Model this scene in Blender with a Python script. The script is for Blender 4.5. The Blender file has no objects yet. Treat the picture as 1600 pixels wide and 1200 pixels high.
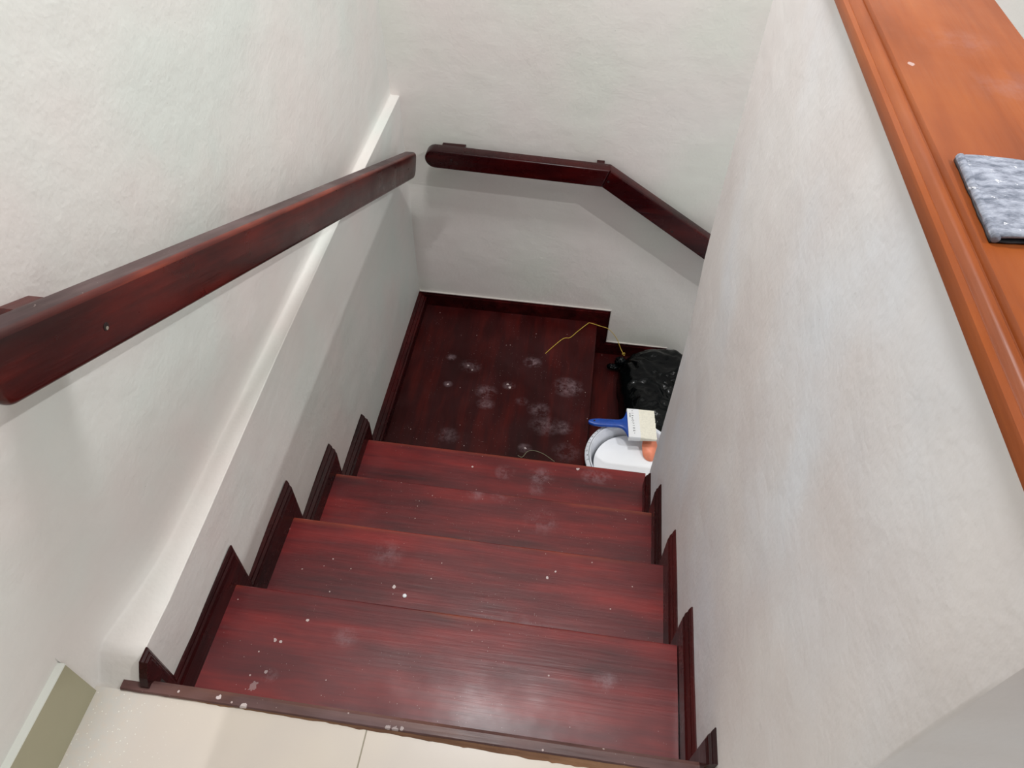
import bpy, bmesh, math, random
from mathutils import Vector, Matrix, noise
random.seed(7)
S = bpy.context.scene
COL = S.collection

# ------------------------------------------------------------------ camera
cam_d = bpy.data.cameras.new('camera'); cam = bpy.data.objects.new('camera', cam_d); COL.objects.link(cam)
cam_d.sensor_width = 36.0; cam_d.lens = 1141.26 * 36.0 / 1600.0; cam_d.clip_start = 0.02
R = Matrix(((0.99091722, -0.11226514, 0.07402438),
            (0.13323098, 0.74497233, -0.65365567),
            (0.01823663, 0.657581, 0.7531631)))
cam.matrix_world = Matrix.Translation((0.63226947, -0.35147834, 1.26834488)) @ R.to_4x4()
S.camera = cam

# ------------------------------------------------------------------ world, lamps, exposure
W = bpy.data.worlds.new('world'); S.world = W; W.use_nodes = True
W.node_tree.nodes['Background'].inputs[0].default_value = (0.93, 0.97, 1.0, 1)
W.node_tree.nodes['Background'].inputs[1].default_value = 0.60
S.view_settings.view_transform = 'Standard'; S.view_settings.look = 'None'
S.view_settings.gamma = 1.0; S.view_settings.exposure = 0.12
try: S.view_settings.use_curve_mapping = False
except Exception: pass

def area(name, loc, size, watts, color=(1, 1, 1), target=None):
    d = bpy.data.lights.new(name, 'AREA'); d.shape = 'DISK'; d.size = size; d.energy = watts; d.color = color
    o = bpy.data.objects.new(name, d); COL.objects.link(o); o.location = loc
    if target: o.rotation_euler = (Vector(target) - Vector(loc)).to_track_quat('-Z', 'Y').to_euler()
    return o
area('stair_lamp', (0.44, 1.02, 2.40), 0.40, 29, (0.985, 0.99, 1.0))
area('room_downlight', (2.185, 0.26, 2.40), 0.03, 28, (0.99, 0.995, 1.0))

# ------------------------------------------------------------------ helpers
def tag(o, label=None, cat=None, group=None, kind=None):
    if label: o['label'] = label
    if cat: o['category'] = cat
    if group: o['group'] = group
    if kind: o['kind'] = kind
    return o
def link(name, bm, mat, parent=None, smooth=False, origin=None):
    me = bpy.data.meshes.new(name)
    bmesh.ops.recalc_face_normals(bm, faces=bm.faces)
    if origin is not None:
        bmesh.ops.translate(bm, verts=bm.verts, vec=-Vector(origin))
    bm.to_mesh(me); bm.free()
    o = bpy.data.objects.new(name, me); COL.objects.link(o)
    if origin is not None: o.location = origin
    if mat: me.materials.append(mat)
    if smooth:
        for p in me.polygons: p.use_smooth = True
    if parent:
        o.parent = parent
        if origin is not None: o.location = Vector(origin) - parent.location
        else: o.location = -parent.location
    return o
def empty(name, loc, label, cat, group=None):
    o = bpy.data.objects.new(name, None); COL.objects.link(o); o.location = loc; o.empty_display_size = 0.05
    tag(o, label, cat, group); return o
def shade_auto(o, ang=35):
    for p in o.data.polygons: p.use_smooth = True
    m = bmesh.new(); m.from_mesh(o.data)
    for e in m.edges:
        if len(e.link_faces) == 2 and e.calc_face_angle(0) > math.radians(ang): e.smooth = False
    m.to_mesh(o.data); m.free()
def bevel(bm, w, seg=2, ang=30):
    es = [e for e in bm.edges if len(e.link_faces) == 2 and e.calc_face_angle(0) > math.radians(ang)]
    bmesh.ops.bevel(bm, geom=es, offset=w, segments=seg, profile=0.5, affect='EDGES', clamp_overlap=True)
def box(bm, x0, x1, y0, y1, z0, z1):
    v = [bm.verts.new(p) for p in ((x0,y0,z0),(x1,y0,z0),(x1,y1,z0),(x0,y1,z0),(x0,y0,z1),(x1,y0,z1),(x1,y1,z1),(x0,y1,z1))]
    for f in ((0,3,2,1),(4,5,6,7),(0,1,5,4),(1,2,6,5),(2,3,7,6),(3,0,4,7)): bm.faces.new([v[i] for i in f])
    return v
def prism(bm, pts, a, b):
    """pts: outline of 3D points, extruded by moving from offset a to offset b (vectors, may be callables of the point)"""
    fa = a if callable(a) else (lambda p: Vector(a)); fb = b if callable(b) else (lambda p: Vector(b))
    va = [bm.verts.new(Vector(p) + fa(p)) for p in pts]; vb = [bm.verts.new(Vector(p) + fb(p)) for p in pts]
    n = len(pts)
    bm.faces.new(va); bm.faces.new(vb[::-1])
    for i in range(n): bm.faces.new((va[i], vb[i], vb[(i+1) % n], va[(i+1) % n]))
def interp(tab, y):
    if y <= tab[0][0]: return tab[0][1]
    for (a, va), (b, vb) in zip(tab, tab[1:]):
        if y <= b: return va + (vb - va) * (y - a) / (b - a)
    return tab[-1][1]
def sstep(a, b, x):
    t = min(1, max(0, (x - a) / (b - a))); return t * t * (3 - 2 * t)
def tube(bm, pts, r, n=8, closed_caps=True):
    rings = []
    for i, p in enumerate(pts):
        p = Vector(p); a = Vector(pts[max(0, i-1)]); b = Vector(pts[min(len(pts)-1, i+1)])
        d = (b - a).normalized(); u = d.orthogonal().normalized() if abs(d.z) > .9 else d.cross(Vector((0, 0, 1))).normalized(); v = d.cross(u)
        rr = r[i] if isinstance(r, (list, tuple)) else r
        rings.append([bm.verts.new(p + (u * math.cos(2*math.pi*k/n) + v * math.sin(2*math.pi*k/n)) * rr) for k in range(n)])
    for A, B in zip(rings, rings[1:]):
        for k in range(n): bm.faces.new((A[k], A[(k+1) % n], B[(k+1) % n], B[k]))
    bm.faces.new(rings[0][::-1]); bm.faces.new(rings[-1])
def catmull(P, k=8):
    P = [Vector(p) for p in P]; Q = [P[0]] + P + [P[-1]]; out = []
    for i in range(1, len(Q) - 2):
        a, b, c, d = Q[i-1:i+3]
        for j in range(k):
            t = j / k
            out.append(0.5 * ((2*b) + (c-a)*t + (2*a-5*b+4*c-d)*t*t + (3*b-a-3*c+d)*t**3))
    out.append(P[-1]); return out

# ------------------------------------------------------------------ materials
class NT:
    def __init__(s, name):
        s.m = bpy.data.materials.new(name); s.m.use_nodes = True; s.t = s.m.node_tree; s.b = s.t.nodes['Principled BSDF']
    def n(s, typ, **kw):
        x = s.t.nodes.new(typ)
        for k, v in kw.items():
            if k.startswith('i_'):
                key = k[2:]; key = int(key) if key.isdigit() else key.replace('_', ' ')
                s.set(x.inputs[key], v)
            else: setattr(x, k, v)
        return x
    def set(s, inp, v):
        if isinstance(v, bpy.types.NodeSocket): s.t.links.new(v, inp)
        else: inp.default_value = v
    def math(s, op, a, b=0.0, clamp=False):
        x = s.n('ShaderNodeMath', operation=op, use_clamp=clamp); s.set(x.inputs[0], a); s.set(x.inputs[1], b); return x.outputs[0]
    def mix(s, f, a, b):
        x = s.n('ShaderNodeMix', data_type='RGBA'); s.set(x.inputs[0], f); s.set(x.inputs[6], a); s.set(x.inputs[7], b); return x.outputs[2]
    def noise(s, vec, scale, detail=3.0, rough=0.5):
        x = s.n('ShaderNodeTexNoise', i_Scale=scale, i_Detail=detail, i_Roughness=rough); s.set(x.inputs['Vector'], vec); return x.outputs['Fac']
    def ramp(s, f, stops):
        x = s.n('ShaderNodeValToRGB'); s.set(x.inputs[0], f); e = x.color_ramp.elements
        while len(e) < len(stops): e.new(0.5)
        for i, (p, c) in enumerate(stops): e[i].position = p; e[i].color = c if len(c) == 4 else (*c, 1)
        return x.outputs[0]
    def mapr(s, f, a, b, c=0.0, d=1.0):
        x = s.n('ShaderNodeMapRange', i_1=a, i_2=b, i_3=c, i_4=d); s.set(x.inputs[0], f); return x.outputs[0]
    def pos(s): return s.n('ShaderNodeNewGeometry').outputs['Position']
    def scaled(s, vec, sc, off=(0, 0, 0)):
        x = s.n('ShaderNodeMapping'); s.set(x.inputs[0], vec); x.inputs['Scale'].default_value = sc; s.set(x.inputs['Location'], off); return x.outputs[0]
    def bump(s, h, strength, dist):
        x = s.n('ShaderNodeBump', i_Strength=strength, i_Distance=dist); s.set(x.inputs['Height'], h); s.t.links.new(x.outputs[0], s.b.inputs['Normal'])
def srgb(r, g, b):
    f = lambda c: (c/255/12.92) if c/255 <= .04045 else ((c/255+.055)/1.055)**2.4
    return (f(r), f(g), f(b), 1)

def plaster(name, base, cool, warm, seed=0.0, rough=0.55, gloss=0.35):
    t = NT(name); p = t.pos()
    p2 = t.scaled(p, (1, 1, 1), (seed, seed*2, 0))
    a = t.mapr(t.noise(p2, 2.2, 3), .42, .62); b = t.mapr(t.noise(t.scaled(p2, (1, 1, .8), (5, 1, 2)), 3.3, 3), .45, .68)
    c = t.mix(a, base, cool); c = t.mix(t.math('MULTIPLY', b, .8), c, warm)
    st = t.mapr(t.noise(t.scaled(p2, (2.0, 2.0, 14.0)), 3.0, 4, .6), .5, .8, 0, .22)
    c = t.mix(st, c, (base[0]*.86, base[1]*.85, base[2]*.84, 1))
    sp = t.n('ShaderNodeTexVoronoi', i_Scale=38.0); t.set(sp.inputs['Vector'], p2)
    spk = t.math('LESS_THAN', sp.outputs['Distance'], .035)
    gate = t.math('GREATER_THAN', t.noise(p2, 6.0, 2), .62)
    c = t.mix(t.math('MULTIPLY', t.math('MULTIPLY', spk, gate), .55), c, (base[0]*.35, base[1]*.34, base[2]*.32, 1))
    t.set(t.b.inputs['Base Color'], c)
    t.set(t.b.inputs['Roughness'], t.mapr(t.noise(p2, 5.0, 3), .3, .7, rough-.08, rough+.1))
    t.b.inputs['Specular IOR Level'].default_value = gloss
    h = t.math('ADD', t.math('MULTIPLY', t.noise(p2, 9.0, 4, .55), 1.0), t.math('MULTIPLY', t.noise(p2, 120.0, 2), .10))
    t.bump(h, .35, .012)
    return t.m
M = {}
M['wall'] = plaster('painted_plaster', srgb(226, 223, 218), srgb(218, 222, 216), srgb(225, 216, 211))
M['ledge'] = plaster('toplit_ledge_plaster', srgb(240, 239, 234), srgb(236, 237, 232), srgb(238, 234, 228), 1.1)  # light falling on the flat ledge is put into this whiter colour
M['wall2'] = plaster('painted_plaster_partition', srgb(230, 227, 226), srgb(228, 231, 236), srgb(223, 216, 214), 3.7)
M['wall3'] = plaster('painted_plaster_back', srgb(226, 221, 216), srgb(221, 221, 213), srgb(225, 216, 212), 8.1)

def wood(name, dark, mid, light, axis, rough=.3, smudges=(), flecks=(), dust=.5, wear=False, coat=.5, tilt=.0, specks=True, spec=.3):
    """varnished timber; grain runs along axis (0 x, 1 y, 2 z)"""
    t = NT(name); p = t.pos()
    if tilt:
        p = t.scaled(p, (1, 1, 1)); p.node.inputs['Rotation'].default_value = (tilt, 0, 0)
    oi = t.n('ShaderNodeObjectInfo').outputs['Random']
    off = t.n('ShaderNodeCombineXYZ'); t.set(off.inputs[0], t.math('MULTIPLY', oi, 13.0)); t.set(off.inputs[1], t.math('MULTIPLY', oi, 7.0)); t.set(off.inputs[2], t.math('MULTIPLY', oi, 3.0))
    sc = [13.0, 13.0, 13.0]; sc[axis] = 1.3
    g = t.scaled(p, tuple(sc), off.outputs[0])
    wv = t.noise(g, 1.0, 5, .6)
    sc2 = [95.0]*3; sc2[axis] = 5.0
    fine = t.noise(t.scaled(p, tuple(sc2), off.outputs[0]), 1.0, 3, .6)
    sc3 = [15.0]*3; sc3[axis] = 3.6
    big = t.noise(t.scaled(p, tuple(sc3), off.outputs[0]), 1.0, 3, .6)
    f = t.math('ADD', t.math('ADD', t.math('MULTIPLY', wv, .36), t.math('MULTIPLY', fine, .16)), t.math('MULTIPLY', big, .48))
    c = t.ramp(f, [(.36, dark), (.50, mid), (.64, light)])
    if wear:
        oc = t.n('ShaderNodeTexCoord').outputs['Object']; s3 = t.n('ShaderNodeSeparateXYZ'); t.set(s3.inputs[0], oc)
        near = t.mapr(s3.outputs[1], -.016, -.003)
        zn = t.mapr(s3.outputs[2], -.012, -.004)
        pat = t.mapr(t.noise(t.scaled(p, (3.5, 12, 1), off.outputs[0]), 1.0, 3), .46, .66)
        c = t.mix(t.math('MULTIPLY', t.math('MULTIPLY', near, pat), t.math('MULTIPLY', zn, .38)), c, srgb(176, 84, 48))
    # dusty film
    du = t.mapr(t.noise(p, 4.5, 4, .65), .45, .75, 0, dust)
    c = t.mix(t.math('MULTIPLY', du, .35), c, srgb(150, 120, 124))
    sm = None
    sp = t.n('ShaderNodeSeparateXYZ'); t.set(sp.inputs[0], p)
    for (x, y, r, k) in smudges:
        dx = t.math('SUBTRACT', sp.outputs[0], x); dy = t.math('SUBTRACT', sp.outputs[1], y)
        d = t.math('SQRT', t.math('ADD', t.math('MULTIPLY', dx, dx), t.math('MULTIPLY', t.math('MULTIPLY', dy, dy), 1.5)))
        v = t.mapr(d, r*.35, r, k, 0)
        sm = v if sm is None else t.math('MAXIMUM', sm, v)
    if sm is not None:
        nn = t.mapr(t.noise(p, 30.0, 5, .75), .42, .72)
        c = t.mix(t.math('MULTIPLY', t.math('MULTIPLY', sm, nn), .6), c, srgb(160, 138, 144))
    if specks:
        vo = t.n('ShaderNodeTexVoronoi', i_Scale=62.0); t.set(vo.inputs['Vector'], p)
        rn = t.n('ShaderNodeSeparateColor'); t.set(rn.inputs[0], vo.outputs['Color'])
        hit = t.math('MULTIPLY', t.math('LESS_THAN', vo.outputs['Distance'], t.mapr(rn.outputs[1], 0, 1, .04, .115)), t.math('GREATER_THAN', rn.outputs[0], .86))
        vo2 = t.n('ShaderNodeTexVoronoi', i_Scale=210.0); t.set(vo2.inputs['Vector'], p)
        r2 = t.n('ShaderNodeSeparateColor'); t.set(r2.inputs[0], vo2.outputs['Color'])
        hit2 = t.math('MULTIPLY', t.math('LESS_THAN', vo2.outputs['Distance'], .16), t.math('GREATER_THAN', r2.outputs[0], .9))
        gate = t.mapr(t.noise(p, 7.0, 2), .45, .6)
        hit2 = t.math('MULTIPLY', hit2, gate)
        c = t.mix(t.math('MULTIPLY', t.math('MAXIMUM', hit, t.math('MULTIPLY', hit2, .6)), .75), c, srgb(205, 185, 180))
    fl = None
    for (x, y, r, k) in flecks:
        dx = t.math('SUBTRACT', sp.outputs[0], x); dy = t.math('SUBTRACT', sp.outputs[1], y)
        d = t.math('SQRT', t.math('ADD', t.math('MULTIPLY', dx, dx), t.math('MULTIPLY', dy, dy)))
        d = t.math('ADD', d, t.math('MULTIPLY', t.math('SUBTRACT', t.noise(p, 160.0, 2), .5), r*2.2))
        v = t.math('LESS_THAN', d, r); v = t.math('MULTIPLY', v, k)
        fl = v if fl is None else t.math('MAXIMUM', fl, v)
    if fl is not None: c = t.mix(fl, c, srgb(214, 200, 198))
    t.set(t.b.inputs['Base Color'], c)
    rr = t.math('ADD', t.mapr(t.noise(p, 9.0, 4, .6), .3, .7, rough-.06, rough+.12), t.math('MULTIPLY', du, .12))
    t.set(t.b.inputs['Roughness'], rr)
    t.b.inputs['Coat Weight'].default_value = coat; t.b.inputs['Coat Roughness'].default_value = .24
    t.b.inputs['Specular IOR Level'].default_value = spec
    t.bump(t.math('ADD', fine, t.math('MULTIPLY', wv, .6)), .16, .004)
    return t.m
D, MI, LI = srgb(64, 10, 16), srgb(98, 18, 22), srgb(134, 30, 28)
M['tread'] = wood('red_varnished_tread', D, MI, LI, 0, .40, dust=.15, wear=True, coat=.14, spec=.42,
    smudges=((.584, .974, .05, 1), (.746, 1.0, .04, .9), (.777, 1.0, .04, .8), (.469, .974, .04, .8), (.579, .924, .035, .6), (.413, .766, .035, .8), (.478, .765, .03, .7),
             (.61, .70, .06, .5), (.254, .178, .03, .6), (.769, .162, .03, .7), (.25, .45, .05, .5), (.60, .30, .08, .4), (.131, .085, .02, .8)),
    flecks=((.119, .152, .0035, .7), (.131, .150, .003, .8), (.123, .09, .003, .5), (.108, .061, .008, .3), (.638, .443, .003, .9), (.656, .461, .002, .9), (.288, .369, .004, .9),
            (.36, .98, .003, .8), (.70, 1.02, .005, .9), (.83, .80, .004, .8), (.17, .20, .003, .8)))
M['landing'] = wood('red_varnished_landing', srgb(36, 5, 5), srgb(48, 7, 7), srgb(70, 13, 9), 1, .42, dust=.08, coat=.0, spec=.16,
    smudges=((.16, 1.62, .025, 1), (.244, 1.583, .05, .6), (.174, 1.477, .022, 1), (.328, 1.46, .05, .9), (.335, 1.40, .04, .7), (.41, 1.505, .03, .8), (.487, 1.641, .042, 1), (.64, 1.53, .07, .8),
             (.539, 1.401, .05, .7), (.469, 1.432, .03, .6), (.508, 1.215, .03, .9), (.638, 1.329, .045, .8), (.222, 1.231, .05, .5), (.57, 1.33, .07, .6), (.66, 1.22, .06, .5)),
    flecks=((.415, 1.495, .005, .9), (.405, 1.51, .004, .8), (.255, 1.565, .004, .5), (.235, 1.585, .004, .5), (.174, 1.475, .003, .9), (.51, 1.215, .004, .8)))
M['riser'] = wood('dark_red_riser', srgb(26, 4, 5), srgb(42, 7, 8), srgb(60, 12, 12), 0, .34, dust=.3, specks=False)
M['skirt'] = wood('dark_red_skirting', srgb(26, 4, 5), srgb(44, 8, 9), srgb(70, 16, 16), 1, .26, dust=.0, specks=False, coat=.12, spec=.15)
M['rail'] = wood('red_varnished_handrail', srgb(34, 5, 4), srgb(58, 9, 6), srgb(92, 20, 12), 1, .30, dust=.05, specks=False, coat=.22, spec=.25, tilt=.4498)
M['railedge'] = wood('handrail_edge_highlight', srgb(52, 11, 8), srgb(84, 24, 16), srgb(138, 58, 38), 1, .36, dust=.1, specks=False, coat=.15, spec=.3, tilt=.4498)  # lighter orange: the highlight on the rounded edge is put into the colour
M['railtop'] = wood('dusty_handrail_top', srgb(50, 34, 34), srgb(74, 58, 57), srgb(100, 84, 83), 1, .5, dust=.6, coat=0, spec=.25, tilt=.4498)
M['railx'] = wood('dark_red_varnished_handrail', srgb(26, 2, 4), srgb(42, 3, 5), srgb(66, 10, 9), 0, .24, dust=.0, specks=False, coat=.15, spec=.2)
M['cap'] = wood('orange_varnished_cap', srgb(116, 54, 20), srgb(140, 70, 29), srgb(156, 84, 38), 1, .38, dust=.2, specks=False, coat=.06, spec=.2,
    flecks=((.952, .455, .0035, .45),), smudges=((1.02, .52, .05, .3), (1.04, .42, .05, .35)))
M['oldwood'] = wood('worn_brown_nosing', srgb(56, 34, 34), srgb(84, 54, 50), srgb(112, 74, 62), 0, .38, dust=.9, coat=.2,
    flecks=((.12, -.012, .004, .9), (.164, -.02, .005, .9), (.408, -.019, .004, .5), (.42, -.021, .005, .45), (.43, -.018, .003, .5), (.05, -.012, .002, .9)))
M['rawwood'] = wood('raw_chipped_wood', srgb(84, 52, 36), srgb(140, 104, 76), srgb(200, 172, 140), 0, .7, dust=.2, coat=0, specks=False)
def simple(name, col, rough=.5, spec=.5, coat=0, bump=None, var=.0, scale=20., trans=0):
    t = NT(name); p = t.pos()
    if var: 
        c = t.mix(t.mapr(t.noise(p, scale, 3), .35, .65), col, tuple(max(0, v*(1-var)) for v in col[:3]) + (1,)); t.set(t.b.inputs['Base Color'], c)
    else: t.b.inputs['Base Color'].default_value = col
    t.b.inputs['Roughness'].default_value = rough; t.b.inputs['Specular IOR Level'].default_value = spec; t.b.inputs['Coat Weight'].default_value = coat
    if bump: t.bump(t.noise(p, bump[0], 4, .6), bump[1], bump[2])
    return t.m
M['blue'] = simple('blue_plastic', srgb(24, 74, 168), .32, var=.25, scale=60)
M['white'] = simple('white_plastic', srgb(236, 238, 240), .35)
M['bucket'] = simple('white_bucket_plastic', srgb(240, 244, 252), .38, var=.12, scale=30)
M['paint'] = simple('wet_white_paint', srgb(248, 250, 253), .22, coat=.3)
M['ink'] = simple('black_print', srgb(24, 26, 34), .5)
M['navy'] = simple('navy_band', srgb(28, 40, 66), .5)
M['orange'] = simple('orange_plastic', srgb(255, 156, 122), .4, var=.15, scale=40)
M['bristle'] = simple('cream_bristles', srgb(240, 236, 220), .7, var=.10, scale=160)
M['string'] = simple('yellow_string', srgb(190, 160, 62), .7)
M['thread'] = simple('grey_green_wire', srgb(122, 122, 96), .5)
M['hole'] = simple('dark_screw_hole', srgb(26, 10, 8), .6)
M['steel'] = simple('dull_screw', srgb(150, 140, 128), .4)
M['black'] = simple('black_film', srgb(4, 7, 8), .20, .25, coat=0, bump=(16., .35, .02))
M['caulk'] = simple('pale_filler', srgb(196, 190, 184), .7)
M['ceil'] = simple('ceiling_paint', srgb(232, 232, 230), .8)
M['tilesk'] = simple('tile_skirting_face', srgb(166, 161, 134), .45, var=.06, scale=6)
M['tiletop'] = simple('toplit_skirting_top', srgb(226, 228, 220), .5)  # pale top of the olive tile: overhead light painted in as colour
t = NT('beige_floor_tile'); p = t.pos(); sx = t.n('ShaderNodeSeparateXYZ'); t.set(sx.inputs[0], p)
fx = t.math('ABSOLUTE', t.math('SUBTRACT', t.math('FRACT', t.math('DIVIDE', t.math('ADD', sx.outputs[0], .6-.3735+.3), .6)), .5))
fy = t.math('ABSOLUTE', t.math('SUBTRACT', t.math('FRACT', t.math('DIVIDE', t.math('ADD', sx.outputs[1], .3+.61), .6)), .5))
gr = t.math('LESS_THAN', t.math('MINIMUM', fx, fy), .0021)
c = t.mix(t.mapr(t.noise(p, 3., 3), .35, .65), srgb(222, 211, 196), srgb(212, 202, 192))
dst = t.math('MULTIPLY', t.mapr(sx.outputs[0], -.05, .03, 1, 0), t.mapr(t.noise(p, 60., 5, .75), .3, .62))
c = t.mix(t.math('MULTIPLY', dst, .65), c, srgb(206, 206, 202))
vo = t.n('ShaderNodeTexVoronoi', i_Scale=130.0); t.set(vo.inputs['Vector'], p)
c = t.mix(t.math('MULTIPLY', t.math('LESS_THAN', vo.outputs['Distance'], .13), t.mapr(sx.outputs[0], -.03, .10, .9, 0)), c, srgb(240, 238, 230))
c = t.mix(gr, c, srgb(150, 140, 120)); t.set(t.b.inputs['Base Color'], c)
t.set(t.b.inputs['Roughness'], t.math('ADD', .28, t.math('MULTIPLY', dst, .5), True)); M['tile'] = t.m
t = NT('dusty_black_sandpaper'); p = t.pos()
n1 = t.mapr(t.noise(t.scaled(p, (1, 2.2, 1)), 60., 5, .7), .36, .62); n2 = t.mapr(t.noise(p, 85., 4, .7), .62, .70)
c = t.mix(n1, srgb(92, 98, 112), srgb(158, 163, 176)); c = t.mix(n2, c, srgb(232, 232, 236)); t.set(t.b.inputs['Base Color'], c)
t.b.inputs['Roughness'].default_value = .85; t.bump(t.noise(p, 400., 3), .4, .001); M['sand'] = t.m

# ------------------------------------------------------------------ dimensions
Y = [0.0, 0.2555, 0.5161, 0.774, 1.0398]
Z = [0.0, -0.1577, -0.3224, -0.5072, -0.6946, -0.8811, -1.0633, -1.245, -1.43]
YB = 1.909        # face of back skirting
YW = 1.924        # back wall
XR = 0.925        # partition face
WL = 0.732        # right nosing of the landing
XT = [None, .914, .906, .898, .922]

# ------------------------------------------------------------------ setting
XW = [(-.03, -.014), (.05, -.014), (.12, -.012), (.34, -.017), (.7, -.027), (1.2, -.033), (2.0, -.033)]
bm = bmesh.new()
ys = [-3.0, -2.0, -1.0, -.5, -.3, -.2, -.12, -.08, -.05, -.027, -.0262] + [-.02 + .01*i for i in range(9)] + [.07 + .05*i for i in range(37)] + [1.95]
rows = []
zup = [.02*i for i in range(1, 5)] + [.1, .13, .17, .22, .28] + [.35 + .1*i for i in range(21)] + [2.5]
for y in ys:
    xw = interp(XW, y); zl = -.010 + .060 * sstep(-.026, .035, y)
    xin = (-.094 + .030 * sstep(-.02, .22, y)) if y > -.0265 else -.094           # foot of the upper wall
    row = [(xw, -2.2), (xw, -1.0), (xw, -.4), (xw, zl - .0015), (xw - .0015, zl)]
    row += [(xw + (xin - xw) * k, zl) for k in (.25, .5, .72)]
    for a in (20, 45, 70):
        rr = .008; row.append((xin + .004 + rr * (1 - math.sin(math.radians(a))) - .004, zl + rr * (1 - math.cos(math.radians(a)))))
    for z in zup: row.append((xin - (.0065 * (1 - sstep(.118, .126, z)) if y <= -.0265 else 0) - .012 * sstep(0, .6, z) + .0025 * (noise.noise(Vector((1.3, y*3, z*3)))) , zl + .016 + z))
    rows.append([bm.verts.new((x, y, z)) for x, z in row])
for A, B in zip(rows, rows[1:]):
    for k in range(len(A) - 1): bm.faces.new((A[k], A[k+1], B[k+1], B[k]))
box(bm, -.30, -.16, -3.0, 2.05, -2.2, 2.6)
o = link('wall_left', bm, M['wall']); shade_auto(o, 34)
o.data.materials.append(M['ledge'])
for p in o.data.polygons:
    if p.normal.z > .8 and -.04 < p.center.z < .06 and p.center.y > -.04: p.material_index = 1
tag(o, kind='structure')

def plaster_grid(name, P, ux, uy, nx, ny, N, amp, mat, depth):
    bm = bmesh.new(); P = Vector(P); ux = Vector(ux); uy = Vector(uy); N = Vector(N); g = []
    for i in range(nx + 1):
        r = []
        for j in range(ny + 1):
            q = P + ux * i / nx + uy * j / ny
            r.append(bm.verts.new(q + N * amp * (noise.noise(q * 2.6) + .4 * noise.noise(q * 6))))
        g.append(r)
    for i in range(nx):
        for j in range(ny): bm.faces.new((g[i][j], g[i+1][j], g[i+1][j+1], g[i][j+1]))
    back = [bm.verts.new(q - N * depth) for q in (P, P + ux, P + ux + uy, P + uy)]
    bm.faces.new(back[::-1])
    edges = [[g[i][0] for i in range(nx+1)], [g[nx][j] for j in range(ny+1)], [g[i][ny] for i in range(nx, -1, -1)], [g[0][j] for j in range(ny, -1, -1)]]
    for k, e in enumerate(edges): bm.faces.new(e[::-1] + [back[k], back[(k+1) % 4]])
    o = link(name, bm, mat); shade_auto(o, 40); tag(o, kind='structure'); return o
plaster_grid('wall_back', (-.25, YW, -2.2), (4.45, 0, 0), (0, 0, 4.7), 90, 94, (0, -1, 0), .002, M['wall3'], .12)

# half-height partition between the stairs and the room: face with a wavy, softly rounded far arris
ENDY = [(-2.2, 1.027), (-.69, 1.027), (-.27, 1.024), (-.05, 1.030), (.05, 1.052), (.157, 1.084), (.308, 1.100), (.47, 1.103), (.62, 1.108), (.9, 1.113)]
bm = bmesh.new(); zs = [-2.2, -1.4, -1.0] + [-.8 + .05*i for i in range(34)] + [.895]
T = 1.082; rings = []
for z in zs:
    ye = interp(ENDY, z); yn = -.15; ring = []
    for k in range(25):
        y = yn + .004 + (ye - .018 - yn) * k / 24; q = Vector((XR, y, z)); dx = .0022 * (noise.noise(q*3.1) + .4*noise.noise(q*7)); ring.append((XR + dx, y))
    for a in (15, 35, 55, 75, 90): ring.append((XR + .014 * (1 - math.cos(math.radians(a))), ye - .014 + .014 * math.sin(math.radians(a))))
    ring += [(T - .01, ye), (T, ye - .01), (T, yn), (XR + .004, yn), (XR + .001, yn + .001)]
    rings.append([bm.verts.new((x, y, z)) for x, y in ring])
for A, B in zip(rings, rings[1:]):
    n = len(A)
    for k in range(n): bm.faces.new((A[k], A[(k+1) % n], B[(k+1) % n], B[k]))
bm.faces.new(rings[0]); bm.faces.new(rings[-1][::-1])
o = link('wall_right', bm, M['wall2']); shade_auto(o, 50); tag(o, kind='structure')

bm = bmesh.new(); box(bm, -.2, 4.2, -3.0, -.0205, -.16, 0); box(bm, T + .001, 4.2, -.0205, .95, -.16, 0)
tag(link('floor', bm, M['tile']), kind='structure')
bm = bmesh.new(); box(bm, -.3, 4.2, -3.0, 2.05, 2.5, 2.6); tag(link('ceiling', bm, M['ceil']), kind='structure')
# tile skirting on the floor, left and right
bm = bmesh.new(); box(bm, -.13, -.0885, -3.0, -.028, 0, .1185); 
o = link('baseboard_front', bm, M['tilesk']); tag(o, kind='structure')
bm = bmesh.new(); box(bm, -.13, -.0875, -3.0, -.0275, .1185, .1215); bevel(bm, .0008, 1); link('top_edge', bm, M['tiletop'], o)

# stepped timber skirting
HS = [0, .072, .085, .073, .068, .062]
def bevel_board(bm, wx, xa, y0, y1, z0, z1, dy, dz, sgn):
    """board against a wall at wx; the room face at xa is set back from the top and from the far end by a sloping moulding"""
    m = wx - sgn * .0035
    def ring(x, ya, yb, za, zb): return [bm.verts.new((x, ya, za)), bm.verts.new((x, yb, za)), bm.verts.new((x, yb, zb)), bm.verts.new((x, ya, zb))]
    k = lambda f: (m + (xa - m) * f)
    R = [ring(wx, y0, y1, z0, z1), ring(m, y0, y1, z0, z1), ring(k(.35), y0, y1 - dy*.30, z0, z1 - dz*.22), ring(k(.40), y0, y1 - dy*.42, z0, z1 - dz*.40), ring(k(.75), y0, y1 - dy*.62, z0, z1 - dz*.58), ring(k(.80), y0, y1 - dy*.78, z0, z1 - dz*.78), ring(xa, y0, y1 - dy, z0, z1 - dz)]
    for A, B in zip(R, R[1:]):
        for q in range(4): bm.faces.new((A[q], A[(q+1) % 4], B[(q+1) % 4], B[q]))
    bm.faces.new(R[0][::-1]); bm.faces.new(R[-1])
DY, DZ = .016, .020
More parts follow.
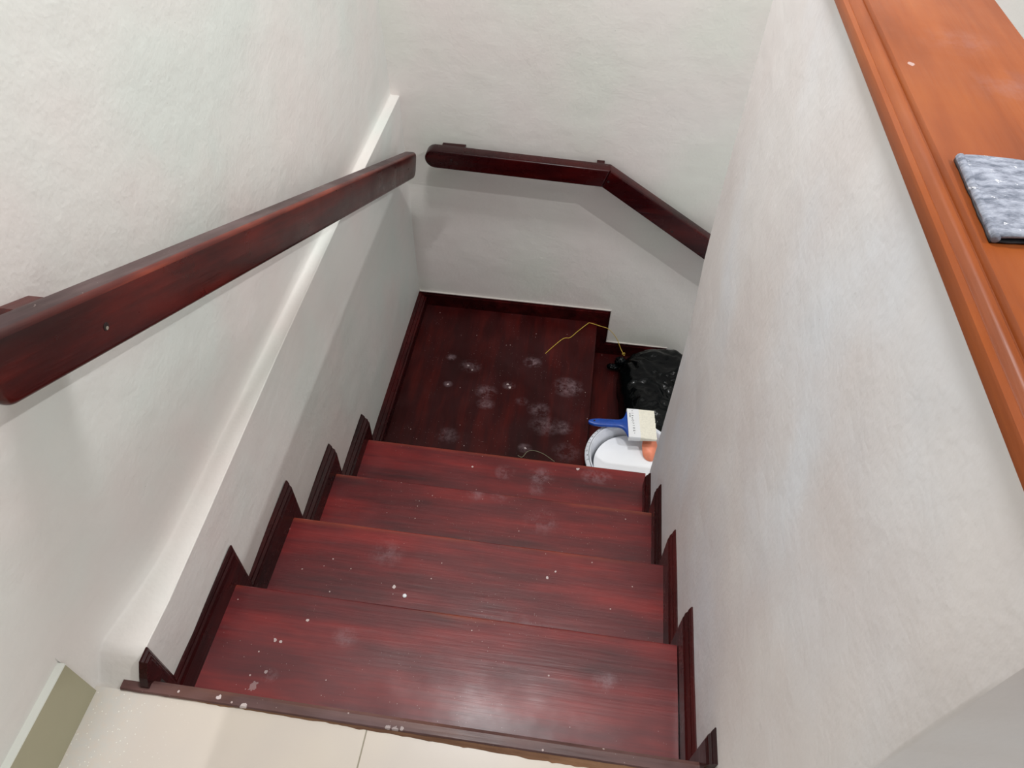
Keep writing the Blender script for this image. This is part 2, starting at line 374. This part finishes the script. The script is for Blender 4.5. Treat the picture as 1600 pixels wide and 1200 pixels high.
def stepped(bm, xa, sgn, ztop0, wallx, last_leg):
    if last_leg:
        prism(bm, [(xa, y, z) for y, z in ((-.014, -.02), (.012, -.02), (.012, ztop0), (.004, ztop0 - .010), (-.006, .026), (-.014, .010))], (0, 0, 0), (wallx(0) - xa, 0, 0))
    bevel_board(bm, wallx(0), xa, .012 if last_leg else -.016, Y[0] + .037, Z[1] - .02, ztop0, DY, .012, sgn)
    prev = Y[0] + .037 - DY
    for k in range(1, 5):
        end = Y[k] + .048
        wx = wallx((prev + end) / 2)
        if k == 4 and not last_leg:
            bevel_board(bm, wx, xa, prev, Y[4] - .048, Z[k] - .02, Z[k] + HS[k], .004, DZ, sgn); break
        bevel_board(bm, wx, xa, prev, end, Z[k] - .02, Z[k] + HS[k], DY, DZ, sgn)
        bevel_board(bm, wx, xa, Y[k] - .030, end, Z[k+1] - .02, Z[k] - .02, DY, .0, sgn)
        prev = end - DY
    if last_leg: bevel_board(bm, wallx(1.4), xa, prev, YB + .01, Z[5] - .02, Z[5] + HS[5], .0, DZ, sgn)
bm = bmesh.new(); stepped(bm, 0.0, -1, .050, lambda y: interp(XW, y) - .0005, True)
o = link('baseboard_left', bm, M['skirt']); tag(o, kind='structure')
bm = bmesh.new(); stepped(bm, .909, 1, .062, lambda y: .926, False)
o = link('baseboard_right', bm, M['skirt']); tag(o, kind='structure')
# back skirting with its step down beyond the landing
bmx = bmesh.new()
for inset, a, b in ((0, YB + .006, YW + .01), (.006, YB, YB + .007)):
    h = .064
    box(bmx, -.03, WL + .049 - inset, a, b, Z[5] - .01, Z[5] + h - inset); box(bmx, WL - .03, WL + .049 - inset, a, b, Z[6] - .01, Z[5] - .01)
    box(bmx, WL + .049 - inset, 1.044 - inset, a, b, Z[6] - .01, Z[6] + h - inset); box(bmx, .98, 1.044 - inset, a, b, Z[7] - .01, Z[6] - .01)
    box(bmx, 1.044 - inset, 1.36, a, b, Z[7] - .01, Z[7] + h - inset)
o = link('baseboard_back', bmx, M['skirt']); tag(o, kind='structure')
bm = bmesh.new(); h = .064
box(bm, -.03, WL + .050, YW - .006, YW + .004, Z[5] + h - .001, Z[5] + h + .0025); box(bm, WL + .049, WL + .052, YW - .006, YW + .004, Z[6] + h, Z[5] + h + .0025); box(bm, WL + .052, 1.046, YW - .006, YW + .004, Z[6] + h - .001, Z[6] + h + .0025)
link('filler_line', bm, M['caulk'], o)

# ------------------------------------------------------------------ staircase
st = empty('staircase', (.46, 0, -1.06), 'dark red varnished timber staircase turning right at a square landing', 'staircase')
def tread(x0, x1, y0, y1, z, mat, name='tread', nose='y'):
    bm = bmesh.new(); box(bm, x0, x1, y0, y1, z - .032, z)
    es = [e for e in bm.edges if (all(abs(v.co[1 if nose == 'y' else 0] - (y1 if nose == 'y' else x1)) < 1e-5 for v in e.verts) and abs(e.verts[0].co.z - e.verts[1].co.z) < 1e-5)]
    bmesh.ops.bevel(bm, geom=es, offset=.007, segments=3, profile=.5, affect='EDGES')
    o = link(name, bm, mat, st, origin=((x0+x1)/2, y1, z)); shade_auto(o, 25); return o
for k in range(1, 5):
    x0 = {1: -.002, 2: -.008, 3: -.014, 4: -.016}[k]
    o = tread(x0, {1: .9075, 2: .9125, 3: .9125, 4: .918}[k], Y[k-1] - .032, Y[k], Z[k], M['tread'])
    if k == 1:
        # narrow strip against the skirting, past the groove of the top tread
        bm = bmesh.new(); box(bm, .9095, .9165, -.028, Y[1] - .004, Z[1] - .03, Z[1] + .001); bevel(bm, .0012, 2); link('edge_strip', bm, M['tread'], st, origin=(.913, 0, Z[1]))
for k in range(0, 5):
    bm = bmesh.new(); box(bm, -.003 if k < 2 else -.012, .917 if k < 4 else .70, Y[k] - .034, Y[k] - .018, Z[k+1] - .01, Z[k] - .03)
    if k == 4: box(bm, .70, .917, Y[4] - .034, Y[4] - .018, Z[6] - .01, Z[4] - .03)
    link('riser', bm, M['riser'], st)
# landing (boards run away from the viewer)
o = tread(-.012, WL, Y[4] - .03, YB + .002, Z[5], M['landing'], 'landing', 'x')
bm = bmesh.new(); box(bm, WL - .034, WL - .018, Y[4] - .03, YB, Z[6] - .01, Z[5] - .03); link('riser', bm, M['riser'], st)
xs = [WL, 1.0, 1.28, 1.56]
for i in range(1, 4):
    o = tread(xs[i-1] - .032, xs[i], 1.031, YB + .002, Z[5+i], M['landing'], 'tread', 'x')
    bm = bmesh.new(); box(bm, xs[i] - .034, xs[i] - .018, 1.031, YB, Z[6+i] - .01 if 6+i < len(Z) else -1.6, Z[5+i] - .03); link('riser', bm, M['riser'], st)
# top nosing at floor level: worn strip with a chipped raw front edge
bm = bmesh.new()
n = 60; top = []; 
def ynear(x): return -.0215 - .0008 * x / .9
prof = []
for i in range(n + 1):
    x = -.049 + (.9175 + .049) * i / n; prof.append(x)
va = [[bm.verts.new((x, ynear(x) + .0008*noise.noise(Vector((x*40, 0, 0))), .0035)), bm.verts.new((x, ynear(x)+.002, .006)), bm.verts.new((x, -.006, .006)), bm.verts.new((x, 0.0, .001)), bm.verts.new((x, 0.0, -.024)), bm.verts.new((x, -.0205, -.024))] for x in prof]
for A, B in zip(va, va[1:]):
    for k in range(6): bm.faces.new((A[k], B[k], B[(k+1) % 6], A[(k+1) % 6]))
bm.faces.new(va[0]); bm.faces.new(va[-1][::-1])
o = link('nosing', bm, M['oldwood'], st); shade_auto(o, 20)
bm = bmesh.new(); va = []
for i in range(121):
    x = .06 + .861 * i / 120; w = .002 + .0115 * sstep(.1, .9, x) + .0028 * noise.noise(Vector((x*35, 3, 0))) + .0015*noise.noise(Vector((x*110, 5, 0)))
    if x < .1: w *= .5
    yb = ynear(x) + .001; w = max(w, .001)
    va.append([bm.verts.new(p) for p in ((x, yb, .0032 + .0008*noise.noise(Vector((x*60, 1, 0)))), (x, yb - w*.5, .0022 + .001*noise.noise(Vector((x*70, 9, 0)))), (x, yb - w, .0004), (x, yb - w, -.001), (x, yb, -.001))])
for A, B in zip(va, va[1:]):
    for k in range(5): bm.faces.new((A[k], B[k], B[(k+1) % 5], A[(k+1) % 5]))
bm.faces.new(va[0]); bm.faces.new(va[-1][::-1])
o = link('chipped_edge', bm, M['rawwood'], st); tag(o, 'raw orange brown chipped edge')

# ------------------------------------------------------------------ left handrail
def inset2d(pts, d):
    """move each edge of a closed 2D outline inwards by d"""
    n = len(pts); ar = sum(pts[i][0]*pts[(i+1) % n][1] - pts[(i+1) % n][0]*pts[i][1] for i in range(n)); sg = 1 if ar > 0 else -1; out = []
    for i in range(n):
        p0, p1, p2 = Vector(pts[i-1]), Vector(pts[i]), Vector(pts[(i+1) % n])
        a = (p1 - p0).normalized(); b = (p2 - p1).normalized(); na = Vector((-a.y, a.x)) * sg; nb = Vector((-b.y, b.x)) * sg
        m = (na + nb).normalized(); out.append(tuple(p1 + m * d / max(.4, m.dot(na))))
    return out
def rounded_board(bm, outline, place, thick, e, seg=4):
    """outline (2D) swept through the board's thickness with rounded arrises; place(s, t, depth) gives the point"""
    rings = []
    for k in range(seg + 1):
        a = math.radians(90 * k / seg); rings.append((inset2d(outline, e * (1 - math.sin(a))), e * (1 - math.cos(a))))
    for k in range(seg, -1, -1):
        a = math.radians(90 * k / seg); rings.append((inset2d(outline, e * (1 - math.sin(a))), thick - e * (1 - math.cos(a))))
    V = [[bm.verts.new(place(s_, t_, dp)) for s_, t_ in o_] for o_, dp in rings]
    for A_, B_ in zip(V, V[1:]):
        n = len(A_)
        for q in range(n): bm.faces.new((A_[q], A_[(q+1) % n], B_[(q+1) % n], B_[q]))
    bm.faces.new(V[0][::-1]); bm.faces.new(V[-1])
def fx(y): return .0555 - .0118 * (y - .1)
def ztopl(y): return .692 - .4826 * (y - .194)
hl = empty('handrail', (0.03, .9, .35), 'long straight red varnished handrail sloping down the left wall', 'handrail')
slope = Vector((0, 1, -.4826)).normalized(); up = Vector((0, -slope.z, slope.y))
A = Vector((0, .194, .692)); Hh = .0855
L0 = (.055 - .194) / slope.y; L1 = (1.833 - .194) / slope.y
outline = []
def arc(cx, cy, r, a0, a1, n=7): return [(cx + r*math.cos(math.radians(a0 + (a1-a0)*i/n)), cy + r*math.sin(math.radians(a0 + (a1-a0)*i/n))) for i in range(n+1)]
r = .026; L0 = -.124
outline += arc(L0 + r, -r, r, 180, 90); 
r1 = .022; outline += arc(L1 - r1, -r1, r1, 90, 20); outline += arc(L1 - .034 - .006, -Hh + .034, .034, -10, -90)
outline += arc(L0 + r + .006, -Hh + r, r, -90, -170)
def on_rail(s_, t_, dp):
    q = A + slope * s_ + up * t_; return (fx(q.y) - dp, q.y, q.z)
bm = bmesh.new(); rounded_board(bm, outline, on_rail, .040, .0085)
o = link('rail', bm, M['rail'], hl); shade_auto(o, 30)
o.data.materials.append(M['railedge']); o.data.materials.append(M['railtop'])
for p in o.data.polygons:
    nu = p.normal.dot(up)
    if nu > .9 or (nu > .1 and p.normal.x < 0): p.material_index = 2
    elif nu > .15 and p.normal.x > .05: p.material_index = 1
def plug(x, y, z, n, r, parent, mat, depth=.001, name='screw_hole'):
    bm = bmesh.new(); n = Vector(n).normalized(); c = Vector((x, y, z)); tube(bm, [c - n*.004, c + n*depth], [r, r], 14); return link(name, bm, mat, parent)
def hole(x, y, z, n, r, parent):
    n = Vector(n).normalized(); c = Vector((x, y, z))
    h = plug(x, y, z, n, r, parent, M['hole'], .0006); c2 = c - n*.0002 + Vector((.0, .0, -r*.45))
    bm = bmesh.new(); tube(bm, [c2, c2 + n*.0012], [r*.45, r*.45], 10); s = link('screw', bm, M['steel'], h); s.location = (0, 0, 0)
for y, z, r in ((.231, .619, .0055), (1.703, -.086, .004)): hole(fx(y), y, z, (1, 0, 0), r, hl)
# mounting blocks between rail and wall
def block_l(y0, y1):
    bm = bmesh.new(); P = []
    for y, dz in ((y0, -.004), (y0 + .02, .006), (y1 - .02, .006), (y1, -.006)): P.append((0, y, ztopl(y) + dz - .044))
    P += [(0, y1, ztopl(y1) - .06), (0, y0, ztopl(y0) - .06)]
    prism(bm, P, (-.075, 0, 0), lambda p: Vector((fx(p[1]) - .040, 0, 0))); bevel(bm, .002, 2)
    return link('mounting_block', bm, M['rail'], hl)
block_l(.203, .292); block_l(1.55, 1.64)
bm = bmesh.new(); 
prism(bm, [(0, .215, ztopl(.215)-.0372), (0, .275, ztopl(.275)-.0368), (0, .275, ztopl(.275)-.05), (0, .215, ztopl(.215)-.05)], (-.043, 0, 0), (-.018, 0, 0))
tag(link('filler_strip', bm, M['caulk'], hl), 'white paint-filled gap above the block')

# ------------------------------------------------------------------ back handrail
hb = empty('handrail', (.6, 1.86, -.2), 'shorter dark red handrail on the back wall, bent downwards to the right', 'handrail')
YF = 1.84
def seg_prism(pts, name):
    bm = bmesh.new(); rounded_board(bm, pts, lambda x, z, dp: (x, YF + dp, z), .046, .006)
    o = link(name, bm, M['railx'], hb); shade_auto(o, 30); return o
left_end = [(.094 + .036*math.cos(math.radians(a)), -.127 + .0345*math.sin(math.radians(a))) for a in range(265, 89, -14)]
seg_prism([(.698, -.110)] + [(.677, -.1775)] + left_end, 'rail')
m = (-.440 + .1775) / (1.077 - .677); xe = 1.62
seg_prism([(.6985, -.1105), (xe, -.1105 + (-.347 + .1105)/(1.075 - .6985)*(xe - .6985)), (xe, -.1775 + m*(xe - .677)), (.6775, -.178)], 'rail')
for x, z, r in ((.152, -.123, .0042), (.696, -.152, .0042), (.945, -.332, .0042)):
    plug(x, YF, z, (0, -1, 0), r, hb, M['hole'], .0005)
def block_b(x0, x1, z):
    bm = bmesh.new(); box(bm, x0, x1, YF + .04, YW + .005, z - .055, z); bevel(bm, .002, 2); link('mounting_block', bm, M['railx'], hb)
block_b(.108, .190, -.109); block_b(.65, .677, -.124); block_b(1.15, 1.22, -.42)

# ------------------------------------------------------------------ timber cap on the partition
cp = empty('wall_cap', (1.0, .4, .895), 'orange brown varnished wooden cap board along the top of the half-height wall', 'wall cap')
prof = [(.9165, .8955), (.914, .898), (.9135, .909), (.9150, .9115), (.9205, .9120), (.9225, .9105), (.9235, .9112), (.9262, .9150), (.930, .9165), (.9330, .9162), (.9345, .9145), (.9358, .9148), (.937, .9185), (.9385, .9200), (1.092, .9200), (1.0945, .9175), (1.0945, .8955)]
bm = bmesh.new(); nseg = 24; va = []
for i in range(nseg + 1):
    y = -.30 + (1.13 + .30) * i / nseg
    va.append([bm.verts.new((x, y, z)) for x, z in prof])
for A_, B_ in zip(va, va[1:]):
    for k in range(len(prof)): bm.faces.new((A_[k], B_[k], B_[(k+1) % len(prof)], A_[(k+1) % len(prof)]))
bm.faces.new(va[0]); bm.faces.new(va[-1][::-1])
o = link('board', bm, M['cap'], cp); shade_auto(o, 40)

# folded sandpaper lying on the cap
fs = empty('folded_sandpaper', (1.0, .2, .92), 'dusty grey folded piece of sandpaper lying on the orange wooden cap', 'sandpaper')
zt = .9205
def sheet(z0, th, quad, name, curl):
    bm = bmesh.new(); N = 14; g = [[], []]
    for i in range(N + 1):
        for lay in (0, 1): g[lay].append([])
        for j in range(N + 1):
            u, v = i / N, j / N
            q = (1-u)*(1-v)*Vector(quad[0]) + u*(1-v)*Vector(quad[1]) + u*v*Vector(quad[2]) + (1-u)*v*Vector(quad[3])
            e = .0009 * noise.noise(Vector((u*7, v*7, z0*100)))
            q.x += .0012*noise.noise(Vector((v*9, 2, 0))) * (1-u); q.y += .0015*noise.noise(Vector((u*9, 4, 0)))
            zz = z0 + curl(u, v)
            g[0][i].append(bm.verts.new((q.x, q.y, zz))); g[1][i].append(bm.verts.new((q.x, q.y, zz + th + e*.4)))
    for i in range(N):
        for j in range(N):
            bm.faces.new((g[0][i][j], g[0][i][j+1], g[0][i+1][j+1], g[0][i+1][j])); bm.faces.new((g[1][i][j], g[1][i+1][j], g[1][i+1][j+1], g[1][i][j+1]))
    for i in range(N):
        for j in (0, N): bm.faces.new((g[0][i][j], g[0][i+1][j], g[1][i+1][j], g[1][i][j]))
        for i2 in (0, N): bm.faces.new((g[0][i2][i], g[0][i2][i+1], g[1][i2][i+1], g[1][i2][i]))
    return bm
quad = [(.9445, .150, 0), (1.035, .155, 0), (1.055, .262, 0), (.9480, .268, 0)]
bm = sheet(zt, .0018, quad, 'a', lambda u, v: 0.0); o = link('lower_flap', bm, M['ink'], fs, True)
bm = sheet(zt + .0055, .0022, quad, 'a', lambda u, v: .0006 * math.sin(v * 6) - .0030 * (1 - sstep(0, .12, u))); o = link('upper_flap', bm, M['sand'], fs, True)
# the fold itself
bm = bmesh.new(); P = []
q0, q3 = Vector(quad[0]), Vector(quad[3]); tube(bm, [Vector((q0.x + (q3.x-q0.x)*k/10 + .0035, q0.y + (q3.y-q0.y)*k/10, zt + .0037)) for k in range(11)], .0036, 10)
link('fold', bm, M['sand'], fs, True)

# ------------------------------------------------------------------ paint bucket
BC = Vector((.893, 1.212, Z[6]))
bk = empty('paint_bucket', BC, 'open round white plastic paint bucket standing on the step below the landing', 'bucket')
def lathe(prof, n=72, c=BC):
    bm = bmesh.new(); rg = [[bm.verts.new((c.x + r*math.cos(2*math.pi*k/n), c.y + r*math.sin(2*math.pi*k/n), z)) for k in range(n)] for r, z in prof]
    for A_, B_ in zip(rg, rg[1:]):
        for k in range(n): bm.faces.new((A_[k], A_[(k+1) % n], B_[(k+1) % n], B_[k]))
    return bm, rg
zr = -.850; zb = Z[6] + .001
bm, rg = lathe([(.118, zb), (.122, zb + .002), (.148, zr - .030), (.150, zr - .004), (.1535, zr), (.1505, zr + .0005), (.1475, zr - .004), (.145, zr - .03), (.118, zb + .004)])
bm.faces.new(rg[0][::-1]); bm.faces.new(rg[-1])
o = link('tub', bm, M['bucket'], bk); shade_auto(o, 40)
# sloping collar under the rim, printed
bm, rg = lathe([(.1520, zr - .001), (.1540, zr - .0018), (.1672, zr - .0080), (.1690, zr - .012), (.1665, zr - .020), (.150, zr - .024)])
o = link('collar', bm, M['bucket'], bk); shade_auto(o, 40)
bm, rg = lathe([(.1540, zr - .0012), (.1556, zr - .0022), (.1554, zr - .0032), (.1538, zr - .0024)]); 
link('printed_ring', bm, M['navy'], o and [c for c in bk.children if c.name.startswith('collar')][0]).location = (0, 0, 0)
bm = bmesh.new(); n = 72; vs = [bm.verts.new((BC.x + .1325*math.cos(2*math.pi*k/n), BC.y + .1325*math.sin(2*math.pi*k/n), -.905)) for k in range(n)]; bm.faces.new(vs)
link('paint', bm, M['paint'], bk)
collar = [c for c in bk.children if c.name.startswith('collar')][0]
def text_mesh(s, size):
    cu = bpy.data.curves.new('t', 'FONT'); cu.body = s; cu.size = size; cu.extrude = .0001; cu.align_x = 'CENTER'
    to = bpy.data.objects.new('t', cu); COL.objects.link(to); dg = bpy.context.evaluated_depsgraph_get()
    me = bpy.data.meshes.new_from_object(to.evaluated_get(dg)); bpy.data.objects.remove(to); return me
bm = bmesh.new()
slopev = math.atan2(.0062, .0132)
for deg, ch, sz in ((217, 'C', .017), (213, '-', .014), (203, '.', .03), (192, 'T', .015), (185, '\u2022', .022), (178, 'O', .012), (171, ':', .016), (165, 'I', .012), (160, 'o', .013), (154, 'N', .012), (148, 'I', .012), (143, 'K', .012), (137, 'o', .012)):
    try: me = text_mesh(ch, sz * .78)
    except Exception: continue
    a = math.radians(deg); rad = Vector((math.cos(a), math.sin(a), 0)); tan = Vector((-math.sin(a), math.cos(a), 0))
    nrm = (rad * math.sin(slopev) + Vector((0, 0, 1)) * math.cos(slopev)).normalized(); upv = (-rad * math.cos(slopev) + Vector((0, 0, math.sin(slopev)))).normalized()
    # baseline tangential, characters' tops towards the rim
    xax = upv.cross(nrm)
    o0 = Vector((BC.x, BC.y, 0)) + rad * .1650 + Vector((0, 0, zr - .0066))
    mm = Matrix((( xax.x, upv.x, nrm.x, o0.x), (xax.y, upv.y, nrm.y, o0.y), (xax.z, upv.z, nrm.z, o0.z), (0, 0, 0, 1)))
    me.transform(mm); bm.from_mesh(me)
x = link('lettering', bm, M['ink'], collar); x.location = (0, 0, 0)

# orange scraper leaning in the bucket
bm = bmesh.new(); pts = []
a_ = Vector((.956, 1.312, -.872)); b_ = Vector((.963, 1.250, -.899)); ax = (b_ - a_).normalized(); sd = Vector((1, .04, 0)).normalized(); nn = sd.cross(ax).normalized(); Lh = (b_ - a_).length
outl = [(-.024, 0), (-.028, Lh*.35), (-.027, Lh*.6)] + [(.0 + .027*math.cos(math.radians(a)), Lh*.68 + .034*math.sin(math.radians(a))) for a in range(170, 5, -15)] + [(.027, Lh*.6), (.028, Lh*.35), (.024, 0)]
prism(bm, [a_ + sd*u + ax*v for u, v in outl], nn*.002, nn*-.002)
bevel(bm, .0008, 2); o = link('scraper', bm, M['orange'], None, True, origin=a_); tag(o, 'orange plastic scraper dipped in the white paint, under the brush', 'scraper')

# ------------------------------------------------------------------ paint brush lying across the bucket rim
zbq = -.836
pb = empty('paint_brush', (.86, 1.34, zbq - .008), 'wide flat paint brush with blue plastic handle lying across the bucket rim', 'paint brush')
c0 = Vector((.727, 1.330, zbq + .004)); c1 = Vector((.972, 1.3515, zbq)); ax = (c1 - c0); Lb = ax.length; ax.normalize(); sd = Vector((0, 0, 1)).cross(ax).normalized(); nz = ax.cross(sd)
hl_pts = [(0, .004), (.006, .010), (.02, .0150), (.04, .0178), (.07, .0172), (.10, .0165), (.113, .0175), (.122, .021), (.130, .029), (.136, .042), (.141, .0575), (.147, .066)]
bm = bmesh.new(); rings = []
for s, w in hl_pts:
    th = .0085 if s < .11 else .0085 + (s - .11) * .02; ring = []
    for k in range(20):
        a = 2*math.pi*k/20; cx, cz = math.cos(a), math.sin(a)
        ring.append(bm.verts.new(c0 + ax*s + sd*(w * (abs(cx)**.75) * (1 if cx > 0 else -1)) + nz*(th * (abs(cz)**.75) * (1 if cz > 0 else -1))))
    rings.append(ring)
for A_, B_ in zip(rings, rings[1:]):
    for k in range(20): bm.faces.new((A_[k], A_[(k+1) % 20], B_[(k+1) % 20], B_[k]))
bm.faces.new(rings[0][::-1]); bm.faces.new(rings[-1])
h = link('handle', bm, M['blue'], pb); shade_auto(h, 50)
q = c0 + ax*.021 + nz*.0083 + sd*.002
bm = bmesh.new(); tube(bm, [q - nz*.002, q + nz*.0008], [.0036, .0036], 14); x = link('hanging_hole', bm, M['hole'], h); x.location = (0, 0, 0)
def slab(s0, s1, w0, w1, t0, t1, name, mat, parent, nseg=10, rag=0):
    bm = bmesh.new(); g = []
    for i in range(2 if not rag else 6):
        f = i / (1 if not rag else 5); s = s0 + (s1 - s0)*f; w = w0 + (w1 - w0)*f; th = t0 + (t1 - t0)*f; r = []
        prof2 = [(-1, -.7), (-.97, -1)] + [(-1 + 2*k/nseg, -1) for k in range(1, nseg)] + [(.97, -1), (1, -.7), (1, .7), (.97, 1)] + [(1 - 2*k/nseg, 1) for k in range(1, nseg)] + [(-.97, 1), (-1, .7)]
        for u, v in prof2:
            ds = rag * noise.noise(Vector((u*9, v, 0))) if f == 1 else 0
            r.append(bm.verts.new(c0 + ax*(s + ds) + sd*w*u + nz*th*v))
        g.append(r)
    n = len(g[0])
    for A_, B_ in zip(g, g[1:]):
        for k in range(n): bm.faces.new((A_[k], A_[(k+1) % n], B_[(k+1) % n], B_[k]))
    bm.faces.new(g[0][::-1]); bm.faces.new(g[-1])
    o = link(name, bm, mat, parent); shade_auto(o, 35); return o
fe = slab(.143, .186, .0672, .0672, .0115, .0112, 'ferrule', M['white'], pb)
slab(.185, .245, .0668, .0675, .0105, .0055, 'bristles', M['bristle'], pb, 24, .003)
# small print down the ferrule
bm = bmesh.new()
for k, (txt, off) in enumerate((('\u2022', .158), ('1', .158), ('4', .158), ('o', .158), ('O', .158), ('7', .158), ('1', .160), ('8', .160), ('B', .160), ('\u2022', .161))):
    me = text_mesh(txt, .0115); d = c0 + ax*off + sd*(.056 - k*.0115) + nz*.0116
    mm = Matrix(((-sd.x, ax.x, nz.x, d.x), (-sd.y, ax.y, nz.y, d.y), (-sd.z, ax.z, nz.z, d.z), (0, 0, 0, 1))); me.transform(mm); bm.from_mesh(me)
me = text_mesh('IIOIIIII', .008); d = c0 + ax*.150 + sd*.035 + nz*.0116
me.transform(Matrix(((-sd.x, ax.x, nz.x, d.x), (-sd.y, ax.y, nz.y, d.y), (-sd.z, ax.z, nz.z, d.z), (0, 0, 0, 1)))); bm.from_mesh(me)
x = link('lettering', bm, M['ink'], fe); x.location = (0, 0, 0)

# ------------------------------------------------------------------ black bin bag
bagl = empty('bin_bag', (1.0, 1.66, Z[6]), 'crumpled black plastic bin bag, tied shut, slumped on the step against the back wall', 'bin bag')
bnd = [(.846, 1.80), (.862, 1.845), (.900, 1.885), (.96, 1.902), (1.05, 1.903), (1.10, 1.898), (1.15, 1.84), (1.16, 1.72), (1.15, 1.58), (1.11, 1.48), (1.05, 1.43), (.97, 1.415), (.91, 1.43), (.872, 1.48), (.860, 1.56), (.848, 1.66), (.842, 1.74)]
cl = catmull([Vector((x, y, 0)) for x, y in bnd + bnd[:1]], 8)[:-1]
ctr = Vector((1.02, 1.67, 0)); bm = bmesh.new(); NR = 34; rings = []; nb = len(cl)
def bag_base(x): return Z[6] + .002
kn = Vector((.862, 1.852, 0))
for i in range(1, NR + 1):
    r = i / NR; ring = []
    for p in cl:
        q = ctr + (p - ctr) * r
        dome = (1 - r**5) ** .5 if r < 1 else 0
        dk = (q - kn).length; an = math.atan2(q.y - kn.y, q.x - kn.x)
        fold = .010 * math.sin(an * 17 + 3*noise.noise(q*9)) * math.exp(-dk / .10)
        rid = 1 - abs(noise.noise(q * 13 + Vector((3, 1, 2)))) * 2.2
        rid2 = 1 - abs(noise.noise(q * 27 + Vector((7, 4, 2)))) * 2
        wr = .009 * rid + .0045 * rid2 - .008
        hgt = .118 * (1 + .25*noise.noise(q*4)) * (.70 + .30*sstep(.0, .12, dk))
        z = Z[6] + .004 + hgt * dome + (wr + fold) * (dome ** .5 if dome > 0 else 0)
        z = max(z, Z[6] + .004)
        q = q + Vector((noise.noise(q*20), noise.noise(q*20 + Vector((9, 9, 9))), 0)) * .004 * r
        if q.y > 1.904: q.y = 1.904
        ring.append(bm.verts.new((q.x, q.y, z)))
    rings.append(ring)
cv = bm.verts.new((ctr.x, ctr.y, Z[6] + .12))
for k in range(nb): bm.faces.new((cv, rings[0][k], rings[0][(k+1) % nb]))
for A_, B_ in zip(rings, rings[1:]):
    for k in range(nb): bm.faces.new((A_[k], B_[k], B_[(k+1) % nb], A_[(k+1) % nb]))
low = [bm.verts.new((v.co.x*.97 + ctr.x*.03, v.co.y*.97 + ctr.y*.03, bag_base(v.co.x))) for v in rings[-1]]
for k in range(nb): bm.faces.new((rings[-1][k], low[k], low[(k+1) % nb], rings[-1][(k+1) % nb]))
inn = [bm.verts.new((ctr.x + (v.co.x - ctr.x)*.5, ctr.y + (v.co.y - ctr.y)*.5, bag_base(ctr.x + (v.co.x-ctr.x)*.5))) for v in low]
for k in range(nb): bm.faces.new((low[k], inn[k], inn[(k+1) % nb], low[(k+1) % nb]))
bm.faces.new(inn[::-1])
o = link('sack', bm, M['black'], bagl, True)
def crumple(name, c, r, sc, seed, parent, mat):
    bm = bmesh.new(); bmesh.ops.create_icosphere(bm, subdivisions=4, radius=1)
    for v in bm.verts:
        n_ = v.co.normalized(); k = 1 + .45*(1 - abs(noise.noise(n_*2.6 + Vector((seed, 0, 0))))*3) * .6 + .2*noise.noise(n_*6 + Vector((seed, 2, 0)))
        v.co = Vector(c) + Vector((n_.x*sc[0], n_.y*sc[1], n_.z*sc[2])) * r * k
    return link(name, bm, mat, parent, True)
crumple('tied_neck', (.822, 1.815, -1.040), .015, (1.6, .8, .7), 3, bagl, M['black'])
crumple('tied_neck', (.850, 1.832, -1.022), .016, (1.3, 1.0, 1.3), 8, bagl, M['black'])
crumple('handle_loop', (.835, 1.475, -1.030), .018, (.9, 1.5, 1.2), 5, bagl, M['black'])

# ------------------------------------------------------------------ yellow string from the landing to the bag's neck
P = [(.533, 1.695, Z[5] + .002), (.560, 1.737, Z[5] + .003), (.598, 1.789, Z[5] + .004), (.625, 1.800, Z[5] + .003), (.652, 1.838, Z[5] + .004), (.690, 1.886, Z[5] + .008), (.702, 1.890, Z[5] + .012), (.745, 1.886, Z[5] + .004), (.779, 1.892, -.893), (.806, 1.896, -.925), (.826, 1.892, -.953), (.846, 1.872, -.985), (.858, 1.850, -.990)]
bm = bmesh.new(); tube(bm, catmull(P, 6), .0014, 8)
o = link('string', bm, M['string'], None, True, origin=P[0]); tag(o, 'thin yellow string trailing from the landing down to the neck of the black bag', 'string')
bm = bmesh.new(); kc = Vector((.859, 1.848, -.990))
tube(bm, [kc + Vector((.0055*math.cos(a), .004*math.sin(2*a), .0055*math.sin(a))) for a in [i*.5 for i in range(13)]], .0017, 8)
link('knot', bm, M['string'], o, True, origin=P[0]).location = (0, 0, 0)

# thin wire bit at the foot of the last riser, showing over the nosing
P = [(.520, 1.05, Z[4] + .0015), (.523, 1.065, Z[4] + .012), (.545, 1.085, Z[4] + .010), (.572, 1.075, Z[4] + .006), (.596, 1.058, Z[4] + .002), (.625, 1.036, Z[4] + .0015), (.634, 1.03, Z[4] + .0015)]
P = [(.500, 1.045, Z[4] + .0012), (.515, 1.0405, Z[4] + .0015), (.530, 1.066, Z[4] + .0015), (.552, 1.072, Z[4] + .0015), (.585, 1.062, Z[4] + .0015), (.622, 1.038, Z[4] + .0012)]
bm = bmesh.new(); tube(bm, catmull(P, 6), .0010, 6)
o = link('wire', bm, M['thread'], None, True, origin=P[1]); tag(o, 'short thin grey-green wire curling over the front edge of the lowest straight step', 'wire')

# drops of white paint
def drop(x, y, z, r, label):
    bm = bmesh.new(); bmesh.ops.create_icosphere(bm, subdivisions=3, radius=r)
    for v in bm.verts:
        k = 1 + .25*noise.noise(v.co*400 + Vector((x*50, y*50, 0))); v.co = Vector((v.co.x*k, v.co.y*k, max(v.co.z, 0)*.35))
    o = link('paint_drop', bm, M['paint'], None, True); o.location = (x, y, z); tag(o, label, 'paint drop')
drop(.318, .351, Z[2] + .0002, .0048, 'round white paint drop on the second step, the largest on the stairs')
